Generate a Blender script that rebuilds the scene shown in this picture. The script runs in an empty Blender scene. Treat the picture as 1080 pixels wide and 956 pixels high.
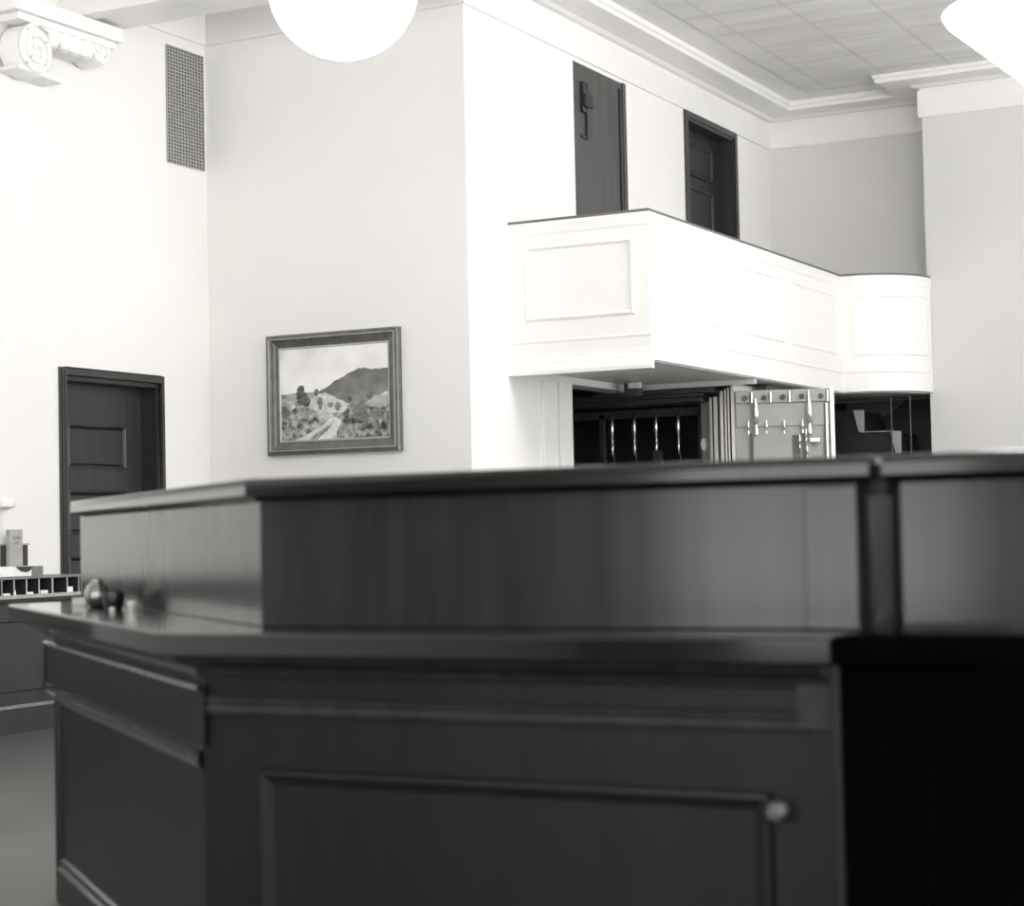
import bpy, bmesh, math, random
from mathutils import Vector, Matrix, noise

random.seed(7)
scene = bpy.context.scene
COL = scene.collection

# ------------------------------------------------------------------ helpers
class MB:
    """collects simple shapes and links them as one mesh object"""
    def __init__(self):
        self.bm = bmesh.new()

    def box(self, x0, x1, y0, y1, z0, z1, mat=None):
        v = [self.bm.verts.new(p) for p in
             ((x0, y0, z0), (x1, y0, z0), (x1, y1, z0), (x0, y1, z0),
              (x0, y0, z1), (x1, y0, z1), (x1, y1, z1), (x0, y1, z1))]
        for f in ((0, 3, 2, 1), (4, 5, 6, 7), (0, 1, 5, 4), (1, 2, 6, 5), (2, 3, 7, 6), (3, 0, 4, 7)):
            self.bm.faces.new([v[i] for i in f])
        return self

    def prism(self, pts, z0, z1):
        """vertical prism over a plan polygon"""
        b = [self.bm.verts.new((x, y, z0)) for x, y in pts]
        t = [self.bm.verts.new((x, y, z1)) for x, y in pts]
        n = len(pts)
        self.bm.faces.new(list(reversed(b)))
        self.bm.faces.new(t)
        for i in range(n):
            j = (i + 1) % n
            self.bm.faces.new([b[i], b[j], t[j], t[i]])
        return self

    def extrude(self, pts3, vec):
        """closed 3-D polygon pushed along vec"""
        a = [self.bm.verts.new(p) for p in pts3]
        b = [self.bm.verts.new(Vector(p) + Vector(vec)) for p in pts3]
        n = len(a)
        self.bm.faces.new(a)
        self.bm.faces.new(list(reversed(b)))
        for i in range(n):
            j = (i + 1) % n
            self.bm.faces.new([a[j], a[i], b[i], b[j]])
        return self

    def lathe(self, prof, axis_o=(0, 0, 0), axis='z', seg=28):
        """profile of (radius, height) revolved about an axis through axis_o"""
        rings = []
        o = Vector(axis_o)
        def place(r, h, a):
            c, s = r * math.cos(a), r * math.sin(a)
            if axis == 'z': return o + Vector((c, s, h))
            if axis == 'x': return o + Vector((h, c, s))
            return o + Vector((c, h, s))
        for r, h in prof:
            if r < 1e-6:
                rings.append([self.bm.verts.new(place(0, h, 0))])
            else:
                rings.append([self.bm.verts.new(place(r, h, 2 * math.pi * k / seg)) for k in range(seg)])
        for A, B in zip(rings, rings[1:]):
            for k in range(seg):
                l = (k + 1) % seg
                if len(A) == 1 and len(B) == 1: continue
                if len(A) == 1: self.bm.faces.new([A[0], B[k], B[l]])
                elif len(B) == 1: self.bm.faces.new([A[k], A[l], B[0]])
                else: self.bm.faces.new([A[k], A[l], B[l], B[k]])
        for R_, in ((rings[0],), (rings[-1],)):
            if len(R_) > 2:
                try: self.bm.faces.new(R_)
                except ValueError: pass
        return self

    def tube(self, pts, r, seg=10):
        pts = [Vector(p) for p in pts]
        rings = []
        for i, p in enumerate(pts):
            d = (pts[min(i + 1, len(pts) - 1)] - pts[max(i - 1, 0)]).normalized()
            u = d.orthogonal().normalized(); w = d.cross(u)
            rings.append([self.bm.verts.new(p + r * (math.cos(2 * math.pi * k / seg) * u + math.sin(2 * math.pi * k / seg) * w)) for k in range(seg)])
        for A, B in zip(rings, rings[1:]):
            for k in range(seg):
                l = (k + 1) % seg
                self.bm.faces.new([A[k], A[l], B[l], B[k]])
        self.bm.faces.new(rings[0]); self.bm.faces.new(list(reversed(rings[-1])))
        return self

    def frame(self, o, u, v, n, w, h, prof):
        """picture-frame moulding: o = lower-left corner, u/v in-plane axes, n = outward normal;
        prof = [(inset, rise), ...] swept round the rectangle w x h with mitred corners"""
        o, u, v, n = Vector(o), Vector(u), Vector(v), Vector(n)
        rings = []
        for i_, r_ in prof:
            rings.append([self.bm.verts.new(o + u * a + v * b + n * r_) for a, b in
                          ((i_, i_), (w - i_, i_), (w - i_, h - i_), (i_, h - i_))])
        for A, B in zip(rings, rings[1:]):
            for k in range(4):
                l = (k + 1) % 4
                self.bm.faces.new([A[k], A[l], B[l], B[k]])
        return self

    def sweep(self, path, prof, closed_prof=False):
        """plan path (x, y), room on its right; prof = [(out, z)] mitred at the corners"""
        P = [Vector((x, y)) for x, y in path]
        rings = []
        for i, p in enumerate(P):
            ns = []
            if i > 0:
                d = (P[i] - P[i - 1]).normalized(); ns.append(Vector((d.y, -d.x)))
            if i < len(P) - 1:
                d = (P[i + 1] - P[i]).normalized(); ns.append(Vector((d.y, -d.x)))
            if len(ns) == 2:
                m = (ns[0] + ns[1]) / (1 + ns[0].dot(ns[1]))
            else:
                m = ns[0]
            rings.append([self.bm.verts.new((p.x + m.x * t, p.y + m.y * t, z)) for t, z in prof])
        np_ = len(prof)
        for A, B in zip(rings, rings[1:]):
            for k in range(np_ if closed_prof else np_ - 1):
                l = (k + 1) % np_
                self.bm.faces.new([A[k], B[k], B[l], A[l]])
        if closed_prof:
            self.bm.faces.new(list(reversed(rings[0]))); self.bm.faces.new(rings[-1])
        return self

    def xform(self, M):
        bmesh.ops.transform(self.bm, matrix=M, verts=self.bm.verts)
        return self

    def build(self, name, mat, parent=None, bevel=0, smooth=False, seg=2):
        bmesh.ops.remove_doubles(self.bm, verts=self.bm.verts, dist=1e-6)
        bmesh.ops.recalc_face_normals(self.bm, faces=self.bm.faces)
        me = bpy.data.meshes.new(name)
        self.bm.to_mesh(me); self.bm.free()
        me.materials.append(mat)
        o = bpy.data.objects.new(name, me)
        COL.objects.link(o)
        if parent is not None: o.parent = parent
        if bevel:
            b = o.modifiers.new('bevel', 'BEVEL'); b.width = bevel; b.segments = seg
            b.limit_method = 'ANGLE'; b.angle_limit = math.radians(40); b.harden_normals = True
        if smooth or bevel:
            for p_ in me.polygons: p_.use_smooth = True
            me.set_sharp_from_angle(angle=math.radians(35 if not bevel else 50))
        return o

def tag(o, label, cat, group=None):
    o['label'] = label; o['category'] = cat
    if group: o['group'] = group
    return o

def thing(name, label, cat, group=None, loc=(0, 0, 0)):
    o = bpy.data.objects.new(name, None); COL.objects.link(o)
    o.empty_display_size = 0.1
    o.location = loc
    return tag(o, label, cat, group)

def struct(o, label=None):
    o['kind'] = 'structure'
    if label: o['label'] = label
    return o

def place(parts_parent, loc):
    """parts were modelled in world space; give the Empty its base and keep them where they are"""
    parts_parent.location = loc
    for ch in parts_parent.children:
        ch.matrix_parent_inverse = Matrix.Translation(loc).inverted()

# ------------------------------------------------------------------ materials
def mat(name, col, rough=0.5, metal=0.0, coat=0.0, coat_ior=1.5, coat_rough=0.1, ior=1.5, spec=0.5,
        var=0.0, scale=4.0, stretch=(1, 1, 1), bump=0.0, bump_scale=60.0, emit=0.0, col2=None):
    m = bpy.data.materials.new(name); m.use_nodes = True
    nt = m.node_tree; b = nt.nodes['Principled BSDF']
    g = lambda c: c if len(c) == 4 else (*c, 1)
    b.inputs['Base Color'].default_value = g(col)
    b.inputs['Roughness'].default_value = rough
    b.inputs['Metallic'].default_value = metal
    b.inputs['IOR'].default_value = ior
    b.inputs['Specular IOR Level'].default_value = spec
    b.inputs['Coat Weight'].default_value = coat
    b.inputs['Coat IOR'].default_value = coat_ior
    b.inputs['Coat Roughness'].default_value = coat_rough
    if emit:
        b.inputs['Emission Color'].default_value = g(col); b.inputs['Emission Strength'].default_value = emit
    tc = nt.nodes.new('ShaderNodeTexCoord')
    if var or col2:
        mp = nt.nodes.new('ShaderNodeMapping'); mp.inputs['Scale'].default_value = stretch
        nz = nt.nodes.new('ShaderNodeTexNoise'); nz.inputs['Scale'].default_value = scale
        nz.inputs['Detail'].default_value = 6
        rp = nt.nodes.new('ShaderNodeMix'); rp.data_type = 'RGBA'
        c2 = col2 or tuple(max(0, c * (1 - var)) for c in col[:3])
        rp.inputs[6].default_value = g(col); rp.inputs[7].default_value = g(c2)
        rm = nt.nodes.new('ShaderNodeMapRange')
        rm.inputs[1].default_value = 0.3; rm.inputs[2].default_value = 0.7
        nt.links.new(tc.outputs['Object'], mp.inputs[0]); nt.links.new(mp.outputs[0], nz.inputs[0])
        nt.links.new(nz.outputs[0], rm.inputs[0]); nt.links.new(rm.outputs[0], rp.inputs[0])
        nt.links.new(rp.outputs[2], b.inputs['Base Color'])
    if bump:
        n2 = nt.nodes.new('ShaderNodeTexNoise'); n2.inputs['Scale'].default_value = bump_scale; n2.inputs['Detail'].default_value = 4
        bp = nt.nodes.new('ShaderNodeBump'); bp.inputs['Strength'].default_value = bump; bp.inputs['Distance'].default_value = 0.01
        nt.links.new(tc.outputs['Object'], n2.inputs[0]); nt.links.new(n2.outputs[0], bp.inputs['Height'])
        nt.links.new(bp.outputs[0], b.inputs['Normal'])
    return m

def tint(v, w=1.0):
    """neutral grey with the warm cast of the print"""
    return (v * (1 + 0.010 * w), v, v * (1 - 0.018 * w))

M = {}
M['plaster'] = mat('white_plaster', tint(0.80), 0.75, var=0.03, scale=1.2, bump=0.05, bump_scale=35)
M['plaster_cream'] = mat('pale_cream_plaster', tint(0.85), 0.75, var=0.03, scale=1.2, bump=0.05, bump_scale=35)
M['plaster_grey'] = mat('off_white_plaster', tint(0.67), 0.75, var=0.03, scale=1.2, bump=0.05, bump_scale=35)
M['gloss_white'] = mat('white_enamel_paint', tint(0.82), 0.4, var=0.02, scale=3)
M['ceiling'] = mat('ceiling_plaster', tint(0.88), 0.8, var=0.03, scale=2)
M['wood'] = mat('dark_varnished_wood', tint(0.038), 0.35, coat=0.95, coat_rough=0.14, coat_ior=1.39, spec=0.05,
                var=0.45, scale=3.0, stretch=(6, 6, 0.5))
M['wood_ledge'] = mat('glossy_ledge_varnish', tint(0.009), 0.25, coat=1.0, coat_rough=0.10, coat_ior=1.40, spec=0.2,
                      var=0.45, scale=3.0, stretch=(1, 1, 1))
M['wood_base'] = mat('dark_base_wood', tint(0.012), 0.45, coat=0.1, coat_rough=0.25, spec=0.3,
                     var=0.4, scale=3.0, stretch=(6, 6, 0.5))
M['wood_flat'] = mat('dark_stained_wood', tint(0.030), 0.42, coat=0.25, coat_rough=0.25,
                     var=0.4, scale=3.0, stretch=(6, 6, 0.5))
M['wood_grey'] = mat('mid_brown_door_wood', tint(0.085), 0.5, var=0.3, scale=2.5, stretch=(5, 5, 0.4))
M['wood_black'] = mat('near_black_wood', tint(0.016), 0.45, var=0.3, scale=3, stretch=(5, 5, 0.5))
M['gilt'] = mat('aged_gilt_frame', tint(0.14), 0.32, metal=0.15, coat=0.3, var=0.35, scale=18)
M['gilt_edge'] = mat('pale_gilt_slip', tint(0.5), 0.35, metal=0.3, var=0.2, scale=18)
M['steel'] = mat('polished_steel', tint(0.72), 0.22, metal=1.0, var=0.08, scale=6, stretch=(4, 4, 0.4))
M['steel_satin'] = mat('satin_steel_plate', tint(0.34), 0.42, metal=0.0, spec=0.3, var=0.15, scale=4)
M['steel_dark'] = mat('blackened_steel', tint(0.10), 0.4, metal=0.4, var=0.3, scale=5)
M['nickel'] = mat('bright_nickel_facing', tint(0.62), 0.3, metal=0.25, var=0.06, scale=6, stretch=(4, 4, 0.4))
M['brass'] = mat('dull_brass', tint(0.35), 0.3, metal=0.9, var=0.2, scale=20)
M['black'] = mat('black_lacquer', tint(0.01), 0.3, coat=0.4)
M['shade_black'] = mat('near_black_shade', tint(0.001), 0.85, spec=0.02)  # deep shade of the lower right corner put into the colour
M['paper'] = mat('pale_paper', tint(0.84), 0.8, var=0.08, scale=20)
M['card_grey'] = mat('grey_card', tint(0.42), 0.8, var=0.2, scale=30)
M['ink'] = mat('faded_ink', tint(0.16), 0.8)
M['cloth_dark'] = mat('dark_cloth_board', tint(0.035), 0.7, var=0.2, scale=30)
M['rack'] = mat('worn_rack_wood', tint(0.22), 0.5, var=0.25, scale=10)
M['glass_dark'] = mat('smoky_glass', tint(0.30), 0.12, metal=0.8, coat=1.0, coat_rough=0.03, ior=1.9, spec=0.9)
M['knob'] = mat('dull_bronze', tint(0.16), 0.42, metal=0.8)
M['rail'] = mat('grey_rail_paint', tint(0.13), 0.5)
M['riser'] = mat('grey_riser_paint', tint(0.32), 0.6)
M['ivory'] = mat('ivory_bakelite', tint(0.84), 0.3, coat=0.3)
M['opal'] = mat('lit_opal_glass', tint(0.95), 0.3, emit=4.0)
M['floor'] = mat('grey_brown_linoleum', tint(0.10), 0.45, coat=0.15, coat_rough=0.3, var=0.25, scale=1.5, bump=0.03, bump_scale=20)

def tile_material():
    m = mat('mottled_acoustic_tile', tint(0.88), 0.85, var=0.16, scale=2.2, stretch=(0.6, 2.5, 1))
    nt = m.node_tree; b = nt.nodes['Principled BSDF']
    src = b.inputs['Base Color'].links[0].from_socket
    tc = next(n for n in nt.nodes if n.type == 'TEX_COORD')
    br = nt.nodes.new('ShaderNodeTexBrick'); br.offset = 0.0
    br.inputs['Scale'].default_value = 1.0; br.inputs['Brick Width'].default_value = 0.6; br.inputs['Row Height'].default_value = 0.6
    br.inputs['Mortar Size'].default_value = 0.018; br.inputs['Mortar Smooth'].default_value = 0.4
    br.inputs['Color1'].default_value = (1, 1, 1, 1); br.inputs['Color2'].default_value = (0.95, 0.95, 0.95, 1)
    br.inputs['Mortar'].default_value = (0.86, 0.86, 0.86, 1)
    mx = nt.nodes.new('ShaderNodeMix'); mx.data_type = 'RGBA'; mx.blend_type = 'MULTIPLY'; mx.inputs[0].default_value = 1
    nt.links.new(tc.outputs['Object'], br.inputs[0]); nt.links.new(src, mx.inputs[6]); nt.links.new(br.outputs[0], mx.inputs[7])
    nt.links.new(mx.outputs[2], b.inputs['Base Color'])
    return m
M['tile'] = tile_material()

# ------------------------------------------------------------------ room shell
CEIL = 5.14
XL, YP, XB, YK, XR, YR = -8.413, 11.352, -6.24, 17.40, -4.565, 16.767   # wall faces
XE, YN = 6.0, -5.0                                                       # far right side, rear side

struct(MB().box(XL - .2, XE + .2, YN - .2, 19, -.1, 0).build('floor', M['floor']), 'dull grey brown floor seen at lower left past the counter')
struct(MB().box(XL - .2, XE + .2, YN - .2, 19, CEIL, CEIL + .15).build('ceiling', M['ceiling']), 'pale plaster ceiling round the mottled tile field')
struct(MB().box(-5.62, 5.4, 4.0, 16.75, CEIL - .012, CEIL - .0005).build('ceiling_tiles', M['tile']), 'mottled grey tile field of the ceiling at upper right')

def wall_pieces(axis, face, back, a0, a1, z0, z1, holes):
    """wall of boxes round rectangular holes (a_lo, a_hi, z_lo, z_hi)"""
    mb = MB()
    cuts = sorted({a0, a1, *[h[0] for h in holes], *[h[1] for h in holes]})
    lo, hi = min(face, back), max(face, back)
    for p, q in zip(cuts, cuts[1:]):
        zs = [(z0, z1)]
        for h in holes:
            if h[0] <= p + 1e-6 and h[1] >= q - 1e-6:
                nz = []
                for s, e in zs:
                    if h[2] > s: nz.append((s, min(e, h[2])))
                    if h[3] < e: nz.append((max(s, h[3]), e))
                zs = [x for x in nz if x[1] - x[0] > 1e-6]
        for s, e in zs:
            if axis == 'x': mb.box(lo, hi, p, q, s, e)
            else: mb.box(p, q, lo, hi, s, e)
    return mb

D3 = (9.76, 10.755, 0.0, 2.250)            # door in the left wall (leaf opening)
D1 = (13.07, 13.955, 2.42, 4.740)            # gallery doors
D2 = (15.33, 16.45, 2.42, 4.72)
struct(wall_pieces('x', XL, XL - .2, YN, YP, 0, CEIL, [D3]).build('wall_left', M['plaster']), 'bright white wall at far left with the dark panelled door')
struct(MB().box(XL - .2, XB, YP, YP + .2, 0, CEIL).build('wall_front', M['plaster_cream']), 'off white wall behind the landscape painting')
struct(wall_pieces('x', XB, XB - .2, YP + .2, YK + .2, 0, CEIL, [D1, D2, (12.88, 16.2, 0, 2.255)]).build('wall_gallery', M['plaster']), 'bright white wall behind the balcony with two dark doors')
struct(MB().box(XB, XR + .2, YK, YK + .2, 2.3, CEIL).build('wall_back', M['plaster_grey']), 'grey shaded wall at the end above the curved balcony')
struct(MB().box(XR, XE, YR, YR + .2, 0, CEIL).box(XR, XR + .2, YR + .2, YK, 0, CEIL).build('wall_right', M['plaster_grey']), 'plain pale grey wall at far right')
RWIN = [(-5.3, -3.1, .42, 4.4), (-1.0, 1.5, 1.0, 4.7), (2.9, 5.4, 1.0, 4.7)]  # unseen; first read off the counter's reflection, others added for frontal light
struct(wall_pieces('y', YN, YN - .2, XL - .2, XE + .2, 0, CEIL, RWIN).build('wall_rear', M['wood_grey']))

# daylight side of the hall: a wall of tall windows on the right, out of the frame
WIN = [(y, y + 2.3, 0.8, 4.7) for y in (-3.5, -0.4, 2.7, 5.8, 8.9, 12.0)] + [(15.0, 16.5, 0.8, 4.7)]
struct(wall_pieces('x', XE, XE + .2, YN, YR, 0, CEIL, WIN).build('wall_windows', M['plaster']))
for i, (a, b, c, d) in enumerate(WIN):
    f = MB().frame((XE + .08, b, c), (0, -1, 0), (0, 0, 1), (-1, 0, 0), b - a, d - c, [(0, 0), (0, .05), (.06, .05), (.06, 0)])
    f.box(XE + .05, XE + .09, (a + b) / 2 - .02, (a + b) / 2 + .02, c, d)
    f.box(XE + .05, XE + .09, a, b, 3.2, 3.25)
    struct(f.build('window_%d' % (i + 1), M['gloss_white']))

for i, (a, b, c, d) in enumerate(RWIN):
    f = MB().frame((a, YN - .08, c), (1, 0, 0), (0, 0, 1), (0, 1, 0), b - a, d - c, [(0, 0), (0, .05), (.06, .05), (.06, 0)])
    f.box((a + b) / 2 - .02, (a + b) / 2 + .02, YN - .09, YN - .05, c, d)
    f.box(a, b, YN - .09, YN - .05, 3.2, 3.25)
    struct(f.build('window_%d' % (i + 11), M['gloss_white']))

# cornice round the visible walls
prof = [(0, 4.77), (.022, 4.772), (.030, 4.80), (.030, 5.005), (.012, 5.012), (.012, 5.03), (.055, 5.034), (.085, 5.055), (.30, 5.055),
        (.325, 5.06), (.33, 5.09), (.345, 5.10), (.345, CEIL), (0, CEIL)]
struct(MB().sweep([(XL, 10.25), (XL, YP), (XB, YP), (XB, YK), (XR, YK), (XR, YR), (XE, YR)], prof).build('trim_1', M['gloss_white']),
       'white moulded plaster cornice along the wall tops')
# ceiling beam and its scrolled plaster corbel at upper left
bm_ = MB().box(XL, 1.5, 9.75, 10.22, 4.62, CEIL).box(XL, 1.5, 9.73, 9.86, 4.60, 4.70)
struct(bm_.build('beam', M['gloss_white'], bevel=.008), 'white ceiling beam crossing the top left corner')

def scroll(cy, cz, r, turns, x, w):
    """a volute: a tube wound in a spiral on the corbel's side and face"""
    pts = []
    n = int(48 * turns)
    for k in range(n + 1):
        t = k / n
        a = math.pi / 2 + turns * 2 * math.pi * t
        rr = r * (1 - .86 * t)
        pts.append((x, cy + rr * math.cos(a), cz + rr * math.sin(a)))
    return pts
corb = thing('corbel', 'ornate white scrolled plaster corbel under the ceiling beam at top left', 'corbel')
XC = XL + .20
MB().box(XL + .001, XC + .03, 9.10, 10.14, 4.50, 4.598).box(XL + .001, XC, 9.15, 10.10, 4.45, 4.50).build('abacus', M['gloss_white'], corb, bevel=.01)
for vy, vz, vr, tn in ((9.33, 4.285, .17, 2.2), (9.95, 4.44, .125, 1.8)):
    MB().lathe([(0, XL + .001), (vr * .65, XL + .001), (vr, XL + .03), (vr, XC - .05), (vr * .88, XC - .02), (0, XC - .02)], (0, vy, vz), 'x', 32).build('scroll_body', M['gloss_white'], corb, smooth=True)
    MB().tube(scroll(vy, vz, vr * .96, tn, XC - .015, 0), vr * .1, 8).build('volute', M['gloss_white'], corb, smooth=True)
l_ = MB()
l_.extrude([(XL + .001, 9.35, 4.46), (XL + .001, 10.0, 4.46), (XL + .001, 10.02, 4.36), (XL + .001, 9.85, 4.345), (XL + .001, 9.62, 4.35), (XL + .001, 9.50, 4.41)], (.18, 0, 0))
l_.build('echinus', M['gloss_white'], corb, bevel=.006)
for k in range(4):
    y = 9.45 + .11 * k
    l_ = MB().lathe([(0, -.10), (.045, -.06), (.05, 0), (.03, .07), (0, .09)], (XC - .04, y + .05, 4.41), 'z', 12)
    l_.build('carved_leaf', M['gloss_white'], corb, smooth=True)
m_ = MB().extrude([(XL + .001, 9.16, 4.14), (XL + .001, 9.58, 4.12), (XL + .001, 9.60, 4.155), (XL + .001, 9.18, 4.175)], (.18, 0, 0))
m_.build('lower_moulding', M['gloss_white'], corb, bevel=.008)
place(corb, (XL, 9.6, 4.12))

# ------------------------------------------------------------------ left wall door
def panel(mb_face, *a): pass
d3 = MB()
# casing: stepped architrave with the reveal inside
y0, y1, zt = D3[0], D3[1], D3[3]
case = MB()
def arch(mb, out, rise):
    mb.box(XL, XL + rise, y0 - out, y0, 0, zt + out)
    mb.box(XL, XL + rise, y1, y1 + out, 0, zt + out)
    mb.box(XL, XL + rise, y0, y1, zt, zt + out)
arch(case, .052, .016); arch(case, .036, .026); arch(case, .018, .034)
o = case.build('door_1', M['wood_flat'], bevel=.004)
struct(o, 'dark two panelled wooden door in the left white wall')
MB().box(XL - .19, XL, y0 - .0, y0 + .03, 0, zt).box(XL - .19, XL, y1 - .03, y1, 0, zt).box(XL - .19, XL, y0 + .03, y1 - .03, zt - .03, zt) \
    .build('door_jamb', M['wood_flat'], o)
leafx = XL - .13
lf = MB()
ya, yb = y0 + .032, y1 - .032
st = .16
rows = [(0.24, .62), (.76, 1.06), (1.20, 1.50), (1.645, 1.95)]
lf.box(leafx - .045, leafx, ya, ya + st, .01, zt - .032); lf.box(leafx - .045, leafx, yb - st, yb, .01, zt - .032)
prev = .01
for a, b in rows:
    lf.box(leafx - .045, leafx, ya + st, yb - st, prev, a); prev = b
lf.box(leafx - .045, leafx, ya + st, yb - st, prev, zt - .032)
lf = lf.build('door_leaf', M['wood_flat'], o, bevel=.003)
for a, b in rows:
    pm = MB().box(leafx - .035, leafx - .02, ya + st, yb - st, a, b)
    pm.frame((leafx - .02, ya + st, a), (0, 1, 0), (0, 0, 1), (1, 0, 0), yb - ya - 2 * st, b - a, [(0, .018), (.010, .022), (.020, .014), (.028, .0), (.034, .0)])
    pm.build('door_panel', M['wood_flat'], lf)
MB().lathe([(0, 0), (.03, 0), (.03, .008), (.012, .012), (.012, .04), (.028, .05), (.03, .065), (.02, .078), (0, .08)], (leafx, yb - .07, 1.0), 'x', 20).build('door_handle', M['brass'], lf, smooth=True)

# ------------------------------------------------------------------ gallery doors
def gallery_door(name, D, label, matl, deep, casing, top=.05):
    a, b, c, d = D
    o = MB()
    if casing[0]: o.box(XB, XB + .02, a - casing[0], a, c, d + top)
    o.box(XB, XB + .02, b, b + casing[1], c, d + top)
    if top: o.box(XB, XB + .02, a, b, d, d + top)
    o = o.build(name, M['wood_flat'] if deep > .05 else M['wood_grey'], bevel=.003)
    struct(o, label)
    MB().box(XB - .19, XB, a, a + .025, c, d).box(XB - .19, XB, b - .025, b, c, d).box(XB - .19, XB, a + .025, b - .025, d - .025, d).build('door_jamb', M['wood_flat'], o)
    lx = XB - deep
    g = .027 if deep > 0 else .002
    l = MB().box(lx - .045, lx, a + g, b - g, c + .01, d - g).build('door_leaf', matl, o, bevel=.003)
    return o, l, lx
o, l, lx = gallery_door('door_2', D1, 'plain grey brown door above the near end of the balcony', M['wood_grey'], -.006, (0, .055), 0)
hd = MB().box(lx, lx + .03, 13.175, 13.235, 4.36, 4.60).box(lx + .03, lx + .055, 13.17, 13.30, 4.40, 4.50)
hd.box(lx, lx + .02, 13.255, 13.285, 4.16, 4.60).box(lx, lx + .015, 13.17, 13.285, 4.16, 4.19)
hd.build('door_closer', M['black'], l, bevel=.006)
MB().box(lx, lx + .014, 13.885, 13.9, 2.44, 4.68).build('weather_strip', M['wood_black'], l)
o, l, lx = gallery_door('door_3', D2, 'near black recessed door above the far half of the balcony', M['wood_black'], .14, (.07, .06))
lp = MB()
for zc, zd in ((2.65, 3.5), (3.65, 4.2), (4.28, 4.6)):
    lp.frame((lx, D2[0] + .18, zc), (0, 1, 0), (0, 0, 1), (1, 0, 0), D2[1] - D2[0] - .36, zd - zc, [(0, 0), (.01, .014), (.03, .014), (.05, .0)])
lp.build('door_panel', M['wood_black'], l)
MB().lathe([(0, 0), (.03, 0), (.03, .008), (.012, .012), (.012, .04), (.028, .05), (.03, .065), (.02, .078), (0, .08)], (lx, D2[0] + .09, 3.4), 'x', 20).build('door_handle', M['brass'], l, smooth=True)

# ------------------------------------------------------------------ balcony
bal = thing('balcony', 'long white panelled balcony with a rounded far end above the vault', 'balcony')
BX, BY = -5.160, 11.945            # outer side face, near end face
BF = 16.13                         # where the rounded end starts
RC = .60
def bal_path(off):
    pts = [(XB, BY - off), (BX + off, BY - off), (BX + off, BF - off)]
    cx, cy = BX + .0, YR - .01
    r = cy - (BF - off)
    n = 14
    arc = []
    for k in range(n + 1):
        a = -math.pi / 2 + (math.pi / 2) * k / n
        arc.append((cx + r * math.cos(a), cy + r * math.sin(a)))
    # first arc point sits level with the side face; step out from it
    return pts + [p for p in arc if p[0] > BX + off + .02]
def wall_sheet(path, z0, z1, thick):
    """upright band along a path (outer face on the path)"""
    mb = MB()
    P = [Vector(p) for p in path]
    mb.sweep([(p.x, p.y) for p in P], [(0, z0), (0, z1), (-thick, z1), (-thick, z0)], True)
    return mb
# the sweep keeps "out" on the right of the direction of travel
path0 = bal_path(0)
MB().sweep(path0, [(0, 2.312), (0, 3.325), (-.09, 3.325), (-.09, 2.312)], True).build('parapet', M['gloss_white'], bal)
MB().sweep(path0, [(-.10, 3.325), (.003, 3.325), (.006, 3.328), (.006, 3.343), (-.10, 3.343)], True).build('cap_rail', M['rail'], bal)
MB().sweep(path0, [(-.01, 3.235), (.006, 3.238), (.010, 3.30), (.004, 3.3249), (-.01, 3.3249)], True).build('upper_moulding', M['gloss_white'], bal)
MB().sweep([(XB, BY), (BX + .012, BY)], [(0, 2.25), (.034, 2.25), (.036, 2.275), (.03, 2.30), (.016, 2.315), (.014, 2.345), (.004, 2.36), (.001, 2.40), (-.02, 2.40), (-.02, 2.25)], True).build('base_moulding', M['gloss_white'], bal)
MB().sweep(path0, [(-.01, 2.470), (.002, 2.472), (.006, 2.480), (.006, 2.490), (.001, 2.496), (-.01, 2.498)], True).build('bead', M['gloss_white'], bal)
MB().prism([(XB, BY + .03), (BX - .03, BY + .03), (BX - .03, BF + .03), (BX + .40, BF + .22), (XR - .03, YR), (XR, YR), (XR, YK), (XB, YK)], 2.305, 2.42).build('floor_slab', M['gloss_white'], bal)
pp = [(0, 0), (.010, .012), (.022, .014), (.032, .006), (.036, 0)]
MB().frame((-6.115, BY, 2.625), (1, 0, 0), (0, 0, 1), (0, -1, 0), .845, .535, pp).build('near_end_panel', M['gloss_white'], bal)
for ya_, yb_ in ((12.10, 13.30), (13.45, 14.65), (14.80, 16.00)):
    MB().frame((BX, ya_, 2.625), (0, 1, 0), (0, 0, 1), (1, 0, 0), yb_ - ya_, .535, [(i_, r_ * .55) for i_, r_ in pp]).build('side_panel', M['gloss_white'], bal)
# panel moulding bent round the drum end
ca = []
cx, cy, r = BX, YR - .01, YR - .01 - BF
a0, a1 = -math.pi / 2 + .17, -.12
for k in range(13):
    a = a0 + (a1 - a0) * k / 12
    ca.append((cx + r * math.cos(a), cy + r * math.sin(a)))
pm = MB()
for z in (2.625, 3.135):
    pm.sweep(ca, [(0, z), (.010, z + .004), (.010, z + .020), (0, z + .026)], True)
for (p, q) in ((ca[0], ca[1]), (ca[-2], ca[-1])):
    s, e = (p, q) if p is ca[0] else (q, p)
    d = (Vector(e) - Vector(s)).normalized() * .026
    pts = [s, tuple(Vector(s) + d)]
    if p is not ca[0]: pts.reverse()
    pm.sweep(pts, [(0, 2.63), (.011, 2.63), (.011, 3.155), (0, 3.155)], True)
pm.build('rounded_end_panel', M['gloss_white'], bal)
place(bal, (BX, 14, 2.25))

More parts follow.
